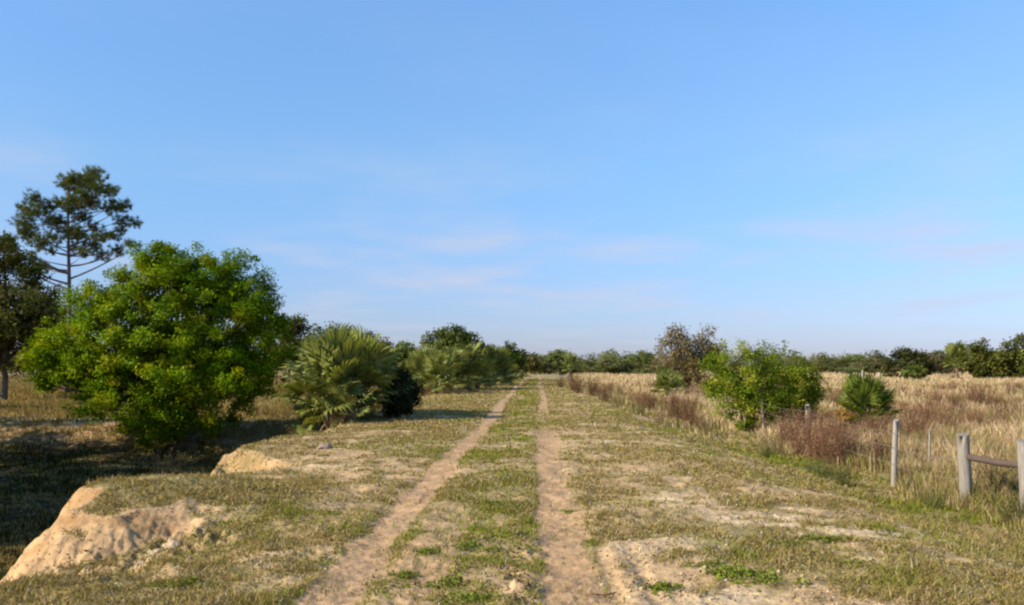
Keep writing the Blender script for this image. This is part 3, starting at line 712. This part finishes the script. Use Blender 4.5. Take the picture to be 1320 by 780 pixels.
# ------------------------------------------------------------------ palms
def frond_mesh(seed, petiole=0.8, blade=0.62, arch=0.25, nl=24, spread=118, cols=None, droop=0.35, width=0.075):
    rng = np.random.default_rng(seed); g = Geo()
    cs = np.array(cols or [(0.10, 0.135, 0.04), (0.13, 0.165, 0.05)])
    t = np.linspace(0, 1, 6)
    pts = np.column_stack([np.zeros(6), petiole * t, -arch * petiole * t ** 2])
    tube(g, pts, 0.02 - 0.010 * t, 5, cs[0] * 1.25, False)
    hub = pts[-1]; dirv = pts[-1] - pts[-2]; dirv /= np.linalg.norm(dirv)
    sx_ = np.array([1.0, 0, 0]); nrm = np.cross(sx_, dirv)
    for k in range(nl):
        a = math.radians(-spread + 2 * spread * (k + .5) / nl + rng.normal(0, 2))
        cd_ = math.cos(a) * dirv + math.sin(a) * sx_
        sd_ = -math.sin(a) * dirv + math.cos(a) * sx_
        ln = blade * (0.72 + 0.28 * math.cos(a * .75)) * rng.uniform(.88, 1.1)
        st_ = hub + dirv * 0.10 * blade * max(0, math.cos(a))
        wv = width * rng.uniform(.8, 1.2)
        lift = 0.18 * ln * abs(math.sin(a)) 
        m = st_ + cd_ * ln * .5 + nrm * (lift * .5 - 0.02)
        tipd = droop * rng.uniform(.5, 1.4)
        tip = st_ + cd_ * ln * (1 - 0.25 * tipd) + nrm * lift * .6 + np.array([0, 0, -1]) * ln * tipd * .8
        q3 = st_ + cd_ * ln * .78 + nrm * lift * .65 + np.array([0, 0, -1]) * ln * tipd * .28
        v = [st_, m - sd_ * wv * .5 + nrm * wv * .28, m, m + sd_ * wv * .5 + nrm * wv * .28, q3 - sd_ * wv * .36, q3 + sd_ * wv * .36, tip]
        c = cs[rng.integers(len(cs))] * rng.uniform(.85, 1.2)
        g.add(v, [[0, 1, 2], [0, 2, 3], [4, 6, 5]], c)
        g.add(v, [[1, 4, 5, 2], [2, 5, 5, 3]][:1], c)
        g.add(v, [[2, 5, 3]], c)
    return g.mesh('frond', M_PALM)
SAB = [(0.185, 0.21, 0.045), (0.24, 0.255, 0.07), (0.13, 0.15, 0.027)]
SAW = [(0.12, 0.165, 0.02), (0.16, 0.19, 0.025), (0.09, 0.125, 0.015)]
DEAD = [(0.27, 0.185, 0.10), (0.22, 0.14, 0.075)]
YEL = [(0.34, 0.27, 0.03), (0.38, 0.25, 0.03)]
FR_UP = [frond_mesh(1, .95, .72, .10, cols=SAB, droop=.22), frond_mesh(2, .85, .66, .22, cols=SAB, droop=.35), frond_mesh(3, .9, .7, .34, cols=SAB, droop=.5)]
FR_SAW = [frond_mesh(4, .6, .5, .08, 22, 105, SAW, .10, .045), frond_mesh(5, .7, .5, .18, 22, 105, SAW, .18, .045)]
FR_DEAD = [frond_mesh(6, .7, .6, .6, 20, 80, DEAD, .7, .05), frond_mesh(7, .6, .55, .8, 18, 70, DEAD, .9, .05)]
FR_YEL = [frond_mesh(8, .5, .45, .25, 20, 100, YEL, .3, .05)]
def stem_mesh(h, r, seed, c=(0.17, 0.125, 0.085)):
    rng = np.random.default_rng(seed); g = Geo()
    n = 9; t = np.linspace(0, 1, n)
    tube(g, np.column_stack([0.03 * np.sin(t * 4), 0.03 * np.cos(t * 3), -0.15 + (h + .15) * t]), r * (1.1 - .25 * t) * rng.uniform(.92, 1.08, n), 9, c)
    for k in range(26):                                # stubs of old leaf bases
        a = rng.uniform(0, 6.28); z = rng.uniform(0.02, h)
        o = np.array([math.cos(a), math.sin(a), 0])
        tube(g, [o * r * .7 + [0, 0, z], o * r * 1.5 + [0, 0, z + .10], o * r * 1.9 + [0, 0, z + .22]], [.03, .022, .012], 4, np.array(c) * rng.uniform(.8, 1.5))
    return g.mesh('stem', M_BARK)
def palm(name, label, px, d, h, seed, nf=26, stem_h=0.4, stem_r=0.13, fr=FR_UP, dead=5, sc=1.0, group=None, el=(30, 90), yel=0, cat='palm', base=None):
    rng = np.random.default_rng(seed)
    x_ = X(px, d); z_ = float(zt(x_, d))
    stem_h *= 1.35 if fr is FR_UP else 1
    t = thing(name, label, cat, (x_, d, z_), 0, group)
    link('stem', stem_mesh(stem_h, stem_r, seed), t)
    ref = 1.55 * sc
    k0 = (h - stem_h) / ref * sc
    for i in range(nf):
        f = (i + .5) / nf
        e = R(el[1] - (el[1] - el[0]) * f ** 1.1 + rng.normal(0, 5))
        a = i * 2.39996 + rng.normal(0, .25)
        o = link('frond', fr[min(len(fr) - 1, int(f * len(fr)))], t, (0, 0, stem_h - .12 * f), (0, 0, 0), k0 * rng.uniform(.85, 1.12) * (0.52 + 0.48 * math.sin(max(e, 0)) ** 2))
        o.rotation_euler = (Matrix.Rotation(a, 3, 'Z') @ Matrix.Rotation(e, 3, 'X') @ Matrix.Rotation(rng.normal(0, .35), 3, 'Y')).to_euler()
    for i in range(dead + yel):
        a = rng.uniform(0, 6.28) if i < dead else rng.uniform(3.3, 5.8)
        src = FR_DEAD[i % 2] if i < dead else FR_YEL[0]
        e = R(rng.uniform(-65, -15)) if i < dead else R(rng.uniform(0, 40))
        o = link('frond', src, t, (0, 0, stem_h * rng.uniform(.6, .95)), (0, 0, 0), k0 * rng.uniform(.75, .95))
        o['label'] = 'withered brown frond' if i < dead else 'yellowed frond'
        o.rotation_euler = (Matrix.Rotation(a, 3, 'Z') @ Matrix.Rotation(e, 3, 'X')).to_euler()
    return t
GP1, GP2 = 'palms in the near clump left of the track', 'palms in the middle clump left of the track'
palm('cabbage_palm', 'biggest young cabbage palm in the near clump, beside the green tree', 428, 28.5, 2.68, 21, 32, .32, sc=1.1, group=GP1, dead=12, el=(34, 90))
palm('cabbage_palm', 'cabbage palm on the right of the near clump, by the dark bush', 464, 29, 2.5, 22, 28, .35, sc=1.1, group=GP1, dead=12, el=(38, 90))
palm('cabbage_palm', 'cabbage palm hidden at the back of the near clump', 449, 30.5, 2.45, 23, 26, .4, group=GP1)
palm('cabbage_palm', 'short palm low in front of the near clump', 452, 27.6, 1.35, 24, 18, .15, group=GP1, dead=9, el=(-5, 70))
palm('cabbage_palm', 'small palm with yellow fronds at the foot of the near clump', 396, 27.6, 0.95, 25, 12, .1, group=GP1, yel=6, dead=4)
palm('cabbage_palm', 'low palm at the left end of the near clump', 408, 29.5, 1.6, 26, 18, .22, group=GP1)
for i, (px, d, h, lb) in enumerate([(548, 58, 2.7, 'leftmost palm of the middle clump'), (562, 55, 2.2, 'low palm at the front left of the middle clump'), (579, 62, 2.5, 'full palm in the middle of the middle clump'), (601, 64, 2.9, 'tallest palm of the middle clump, under the domed olive tree'), (615, 67, 2.5, 'palm right of centre in the middle clump'), (637, 78, 3.0, 'rightmost palm of the middle clump'), (541, 66, 2.8, 'palm half hidden at the back left of the middle clump')]):
    palm('cabbage_palm', lb, px, d, h, 40 + i, 28, .22, sc=1.1, group=GP2, dead=9, el=(28, 90), yel=1)
for px, d, h, lb in [(634, 84, 2.7, 'palm in the shrinking row just past the middle clump'), (648, 96, 2.8, 'second palm in the shrinking row past the middle clump'), (661, 112, 2.8, 'third palm in the shrinking row past the middle clump'), (674, 135, 2.8, 'last palm in the shrinking row past the middle clump')]:
    palm('cabbage_palm', lb, px, d, h, int(60 + px), 22, .25, sc=1.1, dead=5, el=(8, 88), group='palms in the row past the middle clump')
palm('cabbage_palm', 'small low palm at the track edge past the middle clump', 629, 70, 1.1, 51, 14, .1, yel=2, dead=3)
palm('cabbage_palm', 'lone palm at the right of the track near the treeline', 735, 98, 2.7, 52, 26, .9, sc=1.1)
palm('cabbage_palm', 'green palm in front of the brown half-bare tree', 858, 56, 1.9, 53, 26, .3)
palm('cabbage_palm', 'small palm beside the brown tree and its green palm', 872, 60, 1.6, 54, 18, .3)
palm('cabbage_palm', 'distant cabbage palm with a trunk at the wood edge', 1232, 130, 4.9, 55, 40, 1.5, .17, sc=1.0, dead=10)
palm('saw_palmetto', 'spiky saw palmetto with an orange dead frond beyond the fence', 1113, 29.5, 2.55, 56, 42, .35, .12, FR_SAW, 3, 1.0, el=(12, 84), cat='palmetto', yel=0)
t = [o for o in col.objects if o.name.startswith('saw_palmetto')][0]
OR_ = frond_mesh(9, .5, .5, .3, 20, 100, [(0.40, 0.20, 0.03), (0.34, 0.17, 0.04)], .6, .05)
for a, e in ((1.5, 42), (1.9, 30), (1.2, 58)):
    o = link('frond', OR_, t, (0, 0, .45), (0, 0, 0), .95); o['label'] = 'orange dead frond'
    o.rotation_euler = (Matrix.Rotation(a, 3, 'Z') @ Matrix.Rotation(R(e), 3, 'X')).to_euler()

# ------------------------------------------------------------------ fence
def post_mesh(h, r, seed, c=(0.255, 0.225, 0.185)):
    rng = np.random.default_rng(seed); g = Geo()
    n = 11; z = np.concatenate([[-.3, 0], np.linspace(.08, 1, n - 4) * (h - .02), [h - .006, h]])
    sides = 14; th = np.arange(sides) / sides * 2 * np.pi
    prof = 1 + 0.05 * np.sin(th * 2 + rng.uniform(0, 6)) + rng.normal(0, .02, sides)
    v = []
    for i, q in enumerate(z):
        k = r * (1.04 - .05 * q / h) * (0.93 if i == n - 1 else 1)
        off = 0.012 * np.array([math.sin(q * 3 + seed), math.cos(q * 2.3 + seed)])
        top = 0.02 * np.cos(th - 1) * (i >= n - 2)
        v.append(np.column_stack([np.cos(th) * k * prof + off[0], np.sin(th) * k * prof + off[1], np.full(sides, q) + top]))
    v = np.concatenate(v)
    i = np.arange(len(z) - 1)[:, None] * sides; j = np.arange(sides)[None]; k = (j + 1) % sides
    f = np.stack([i + j, i + k, i + sides + k, i + sides + j], -1).reshape(-1, 4)
    g.add(v, f, c); g.add(v[-sides:], [list(range(sides))], np.array(c) * .8)
    return g.mesh('post', M_WOOD)
def gp(px, d): 
    x_ = X(px, d); return (x_, d, float(zt(x_, d)))
A, B = gp(1238, 14.7), gp(1316, 13.4)
br = thing('wooden_fence', 'fence corner brace of two thick grey round posts and a rail', 'fence', A)
link('post', post_mesh(Z(558, 14.7) - A[2], .082, 1), br)
dB = Vector(B) - Vector(A)
link('post', post_mesh(Z(566, 13.4) - B[2], .082, 2), br, dB)
g = Geo()
p0 = Vector((0.03, -0.05, Z(586, 14.7) - A[2])); p1 = dB + Vector((-0.03, -0.03, Z(597, 13.4) - B[2]))
q = np.linspace(0, 1, 9)[:, None]
pts = np.array(p0) * (1 - q) + np.array(p1) * q + np.array([0, 0, -.012]) * np.sin(q * np.pi)
tube(g, pts, .047 + .004 * np.sin(np.arange(9) * 1.7), 10, (0.105, 0.075, 0.058))
link('rail', g.mesh('rail', M_RAIL, True), br)
thin = [(1148, 17.3, 540, .05, 'thin pale fence post left of the thick brace posts'), (1194, 20.0, 552, .022, 'skinny stake in the tall grass behind the pale post'), (1040, 24.5, 521, .055, 'grey fence post showing above the reddish weeds'), (982, 30.2, 514, .045, 'pinkish thin fence post in front of the large fence bush'), (1110, 105, 477, .09, 'small pale stump far out in the pasture'), (1132, 88, 480, .13, 'stout pale stump far out in the pasture')]
tops = {}
for i, (px, d, ty, r, lb) in enumerate(thin):
    p = gp(px, d); h = Z(ty, d) - p[2]
    o = link('fence_post', post_mesh(h, r, 10 + i, [(0.29, 0.26, 0.215), (0.29, 0.25, 0.2), (0.26, 0.23, 0.19), (0.32, 0.24, 0.175), (0.36, 0.31, 0.24), (0.36, 0.30, 0.23)][i]), None, p, (R(2.2) * (-1) ** i, R(2.0) * (-1) ** (i // 2), 0))
    tag(o, lb, 'post'); tops[i] = (Vector(p), h)
wr = thing('fence_wire', 'thin rusty wires strung from the thick post along the thin posts', 'wire', A)
line = [Vector(A), tops[0][0], tops[2][0], tops[3][0], Vector(gp(905, 44)), Vector(gp(868, 56))]
for hh in (0.42, 0.72, 0.98):
    g = Geo(); pts = []
    for i in range(len(line) - 1):
        for k in range(8):
            f = k / 8; p = line[i].lerp(line[i + 1], f) - Vector(A)
            pts.append([p.x - .055, p.y, p.z + hh * .97 - .05 * math.sin(f * math.pi)])
    tube(g, pts, .0035, 4, (0.22, 0.17, 0.14), False)
    link('strand', g.mesh('strand', M_WIRE), wr)

# ------------------------------------------------------------------ weeds
def weed_mesh(seed, n=70, cols=((0.19, 0.095, 0.055), (0.24, 0.13, 0.075), (0.14, 0.075, 0.045), (0.27, 0.17, 0.095)), spread=.35, leaf=.032):
    rng = np.random.default_rng(seed); g = Geo(); cs = np.array(cols)
    P, C = [], []
    for i in range(n):
        b = np.array([rng.normal(0, spread * .4), rng.normal(0, spread * .4), -.03]); hh = rng.uniform(.55, 1.05)
        ld = np.array([rng.normal(0, spread * .55), rng.normal(0, spread * .55), hh]); c = cs[rng.integers(len(cs))]
        tube(g, [b, b + ld * .5 + rng.normal(0, .02, 3), b + ld], [.006, .005, .002], 3, c, False)
        m = 26; f = rng.uniform(.25, 1.02, m)[:, None]
        P.append(b + ld * f + rng.normal(0, .045, (m, 3))); C.append(np.tile(c, (m, 1)) * rng.uniform(.75, 1.4, (m, 1)))
    P, C = np.concatenate(P), np.concatenate(C)
    leaf_cards(g, P, leaf * rng.uniform(.6, 1.5, len(P)), C, rng, None, .45)
    return g.mesh('weed', M_GRASS)
RW = [weed_mesh(s) for s in (1, 2, 3)]
TW = [weed_mesh(s, 60, ((0.26, 0.18, 0.095), (0.2, 0.14, 0.07), (0.2, 0.17, 0.07)), .4) for s in (4, 5)]
OW = [weed_mesh(s, 60, ((0.10, 0.12, 0.035), (0.15, 0.14, 0.05), (0.08, 0.10, 0.03)), .45, .04) for s in (6, 7)]
wl = [(1012, 26, 40, 'r', 'reddish weed against the left foot of the fence bushes'), (1032, 23, 42, 'r', 'reddish weed just left of the grey fence post'), (1050, 22, 46, 'r', 'tall reddish weed just right of the grey fence post'), (1068, 21, 48, 'r', 'tallest reddish weed in the row by the grey post'), (1084, 21.5, 38, 'r', 'reddish weed at the right end of the row by the grey post'),
      (1128, 20, 42, 'r', 'reddish weed left of the thin pale post'), (1158, 17.8, 22, 'r', 'short dark red weed at the foot of the thin pale post'), (1176, 25, 38, 'r', 'dark reddish weed behind the thin pale post'), (1192, 28, 34, 'r', 'reddish weed around the skinny stake'), (1208, 29, 30, 'r', 'broad reddish weed right of the skinny stake'), (1222, 30, 24, 'r', 'low reddish weed right of the broad reddish weed'),
      (1262, 46, 26, 'r', 'dark red weed out in the straw pasture'), (1254, 48, 24, 'r', 'dark red weed left of its twin in the pasture'), (1186, 60, 14, 'r', 'small dark red weed far out in the pasture'), (1164, 62, 12, 'r', 'far small reddish weed left of the palmetto line'), (1256, 32, 26, 'r', 'reddish weed halfway out in the right pasture'),
      (1290, 36, 24, 'r', 'reddish weed at the right edge of the pasture'), (1230, 42, 20, 'r', 'reddish weed behind the thick left brace post in mid pasture'), (1205, 52, 16, 'r', 'small reddish weed in mid pasture'), (1140, 44, 18, 'r', 'reddish weed behind the saw palmetto'), (1100, 55, 16, 'r', 'reddish weed in the straw left of the saw palmetto'), (1075, 46, 20, 'r', 'reddish weed right of the smaller fence bush'), (1300, 62, 14, 'r', 'far reddish weed at the right edge of the pasture'), (1225, 23, 26, 'o', 'green weed behind the thick left brace post'), (1272, 21, 28, 't', 'brown weed above the rail in the pasture'), (1140, 23, 30, 't', 'tan weed behind the thin pale post'), (780, 44, 18, 'r', 'reddish weed on the right verge at mid distance'), (795, 38, 18, 't', 'tan weed on the right verge at mid distance'), (850, 30, 20, 't', 'tan weed where the right verge meets the straw'), (822, 33, 14, 'o', 'olive weed where the right verge meets the straw'),
      (1283, 15.0, 58, 't', 'brown weed between the two thick brace posts'), (1306, 13.1, 40, 'o', 'olive weed at the foot of the right thick post'),
      (870, 33, 26, 'r', 'reddish weed on the verge left of the large fence bush'), (884, 36, 26, 'r', 'reddish weed farther up the verge before the bush'), (835, 38, 20, 'r', 'low reddish weed midway up the right verge'), (738, 62, 18, 'r', 'small reddish weed beside the right rut far up the track'), (745, 56, 16, 'r', 'reddish weed right of the track far ahead'), (762, 52, 16, 'r', 'reddish brown weed on the far right verge'), (722, 70, 12, 'r', 'tiny reddish weed at the far end of the track'), (800, 60, 16, 't', 'tan weed on the far right verge'), (815, 48, 16, 't', 'tan weed left of the palm below the brown tree'), (905, 29, 26, 't', 'tan weed at the left foot of the large fence bush'), (1000, 22.5, 26, 't', 'tan weed on the green verge below the fence bushes'), (985, 21, 20, 'o', 'olive weed on the green verge nearest the track'),
      (385, 28.5, 30, 't', 'tan weed left of the yellow-fronded small palm'), (412, 27.4, 24, 'o', 'olive weed at the foot of the biggest near palm'), (436, 27.2, 24, 't', 'tan weed under the biggest near palm'), (478, 28.2, 22, 'o', 'olive weed between the near palms and the dark bush'), (365, 30, 34, 't', 'tan weed in the gap between the green tree and the palms'), (500, 29.6, 20, 't', 'tan weed at the foot of the dark bush'), (545, 54, 14, 't', 'tan weed at the left foot of the middle palm clump'), (575, 55, 12, 't', 'tan weed at the front foot of the middle palm clump'), (606, 60, 12, 'o', 'olive weed at the right foot of the middle palm clump'),
      (1060, 17.5, 24, 'o', 'olive weed clump in the lush verge left of the pale post'), (1082, 16.6, 26, 'o', 'larger olive weed clump in the lush verge'), (1042, 18.6, 18, 'o', 'small olive weed clump in the lush verge'), (1168, 16.4, 18, 'o', 'olive weed clump right of the pale post'), (1200, 14.2, 24, 'o', 'olive weed clump left of the thick brace post'), (1152, 29, 30, 'o', 'green weed beside the saw palmetto'), (1196, 22, 30, 'o', 'green weed below the skinny stake')]
for i, (px, d, hp, k, lb) in enumerate(wl):
    me = {'r': RW, 't': TW, 'o': OW}[k][i % {'r': 3, 't': 2, 'o': 2}[k]]
    hm = hp / F * d * ((1.15 + 0.35 * ((i * 7) % 5) / 4) if k == 'r' else 1.15)
    p = gp(px, d)
    o = link({'r': 'red_weed', 't': 'dry_weed', 'o': 'green_weed'}[k], me, None, p, (0, 0, i * 1.7), (hm * 1.05, hm * 1.05, hm))
    tag(o, lb, 'weed', {'r': 'reddish weeds along the fence and pasture', 't': 'dry tan weeds on the verge', 'o': 'olive weeds on the verge'}[k])
# the twiggy sapling in front of the shaded ditch
o = link('dry_weed', TW[0], None, gp(214, 19.5), (0, 0, 1), (.7, .7, 1.1)); tag(o, 'spindly dry weed on the shaded ditch edge below the green tree', 'weed', 'dry tan weeds on the verge')

rng = np.random.default_rng(404)
for i in range(46):
    d = rng.uniform(24, 85); px = rng.uniform(1070, 1335) if i % 3 else rng.uniform(720 + 2600 / d, 900)
    if X(px, d) < 3.4: continue
    p = gp(px, d); hm = rng.uniform(.5, .95)
    o = link('red_weed', RW[i % 3], None, p, (0, 0, i * 1.3), (hm * rng.uniform(.9, 1.6), hm * rng.uniform(.9, 1.6), hm))
    tag(o, 'small rust brown weed tuft scattered through the dry pasture straw', 'weed', 'small rust brown weed tufts in the pasture')
# leafy rosettes on the sand
def rosette_mesh(seed):
    rng = np.random.default_rng(seed); g = Geo(); n = 190
    cen = rng.normal(0, .07, (5, 2)); ci = rng.integers(0, 5, n)
    a = rng.uniform(0, 6.28, n); r = rng.uniform(0, 1, n) ** .6 * .11
    p = np.column_stack([cen[ci, 0] + np.cos(a) * r, cen[ci, 1] + np.sin(a) * r, rng.uniform(.008, .055, n) * (1.2 - r / .14)])
    for q_ in p[::9]: tube(g, [[0, 0, .004], q_ * .5, q_], [.003, .0025, .002], 3, (0.14, 0.15, 0.04), False)
    leaf_cards(g, p, rng.uniform(.022, .055, n), mixc(rng, n, [(0.14, 0.19, 0.02), (0.18, 0.23, 0.028), (0.13, 0.14, 0.03), (0.2, 0.17, 0.06)], [3, 3, 2, 1]), rng, None, .5, 1.0)
    return g.mesh('rosette', M_GRASS)
RO = [rosette_mesh(s) for s in (1, 2, 3)]
ros = [(930, 735, 1.3, 'largest leafy rosette on the sand right of the track'), (962, 738, 1.0, 'leafy rosette just right of the largest rosette'), (912, 722, .8, 'small rosette behind the largest rosette'), (848, 752, 1.0, 'rosette nearest the right rut on bare sand'), (1060, 692, 1.0, 'rosette alone in the turf well right of the track'), (1038, 688, .6, 'tiny rosette left of the lone turf rosette'), (955, 708, .8, 'rosette on the sand beyond the largest rosette'), (1090, 722, .7, 'rosette in the dry turf at the lower right'), (575, 748, 1.2, 'bright rosette on the centre strip near the camera'), (548, 712, .8, 'small rosette on the centre strip beside the left rut'), (640, 650, .9, 'rosette on the centre strip by the right rut'), (240, 755, .8, 'rosette on the turf below the sandy bank'), (300, 668, .9, 'rosette on the turf right of the sandy bank'), (1010, 700, .8, 'rosette between the lone turf rosette and the largest rosette'), (985, 748, .9, 'rosette at the right end of the row along the bare sand'), (760, 690, .6, 'tiny rosette on the right edge of the right rut'), (735, 655, .6, 'tiny rosette beside the right rut half way up the picture foreground'), (600, 705, 1.0, 'rosette in the middle of the centre strip'), (520, 735, .8, 'rosette on the right edge of the left rut'), (612, 768, .9, 'rosette lowest on the centre strip')]
for i, (px, py, s, lb) in enumerate(ros):
    d = CAM_H * F / (py - HZ)
    o = link('leafy_rosette', RO[i % 3], None, gp(px, d), (0, 0, i * 2.1), s); tag(o, lb, 'weed', 'bright green rosettes on the sandy ground')
# clods at the bank foot and on the verge
def clod(px, py, r, lb, seed, z0=0.0, c=(0.36, 0.27, 0.18)):
    rng = np.random.default_rng(seed)
    bm_v = []; f = []
    nu, nv = 22, 14
    for i in range(nv + 1):
        for j in range(nu):
            a, b = j / nu * 2 * np.pi, i / nv * np.pi
            bm_v.append([math.sin(b) * math.cos(a), math.sin(b) * math.sin(a), math.cos(b)])
    v = np.array(bm_v)
    dn = fbm(v[:, 0] * 1.9 + seed, v[:, 1] * 1.9 + v[:, 2] * 2.3, seed, 4)
    v = v * (1 + .45 * dn)[:, None] * np.array([1.2, .9, .75]) * r
    for i in range(nv):
        for j in range(nu):
            k = (j + 1) % nu; f.append([i * nu + j, (i + 1) * nu + j, (i + 1) * nu + k, i * nu + k])
    g = Geo(); g.add(v, f, c)
    d = (CAM_H - z0) * F / (py - HZ); p = gp(px, d)
    o = link('earth_clod', g.mesh('earth_clod', M_EARTH, True), None, (p[0], p[1], p[2] + r * .12), (0, 0, seed)); tag(o, lb, 'clod', 'clods of earth')
clod(205, 728, .085, 'largest pale clod at the foot of the sandy bank', 3, -.35, (0.40, 0.30, 0.185))
clod(190, 736, .07, 'low clod left of the largest clod under the bank', 4, -.35, (0.36, 0.27, 0.17))
clod(232, 716, .11, 'pale clod half way up the bank foot', 5, -.3, (0.38, 0.28, 0.18))
clod(246, 738, .06, 'small pale clod right of the bank foot', 6, -.3)
clod(421, 579, .12, 'small grey clod at the edge of the turf by the ditch notch', 7, 0, (0.26, 0.21, 0.17))
# fallen twig on the sand
p = gp(770, 7.0); g = Geo()
tube(g, [[-.1, 0, .012], [-.03, .02, .014], [.05, .0, .012], [.13, .05, .02]], [.004, .006, .007, .004], 5, (0.16, 0.09, 0.06))
tube(g, [[-.03, .02, .014], [-.06, .09, .02]], [.005, .003], 5, (0.16, 0.09, 0.06))
tag(link('fallen_twig', g.mesh('fallen_twig', M_BARK, True), None, p), 'short brown twig lying on the sand right of the right rut', 'twig')
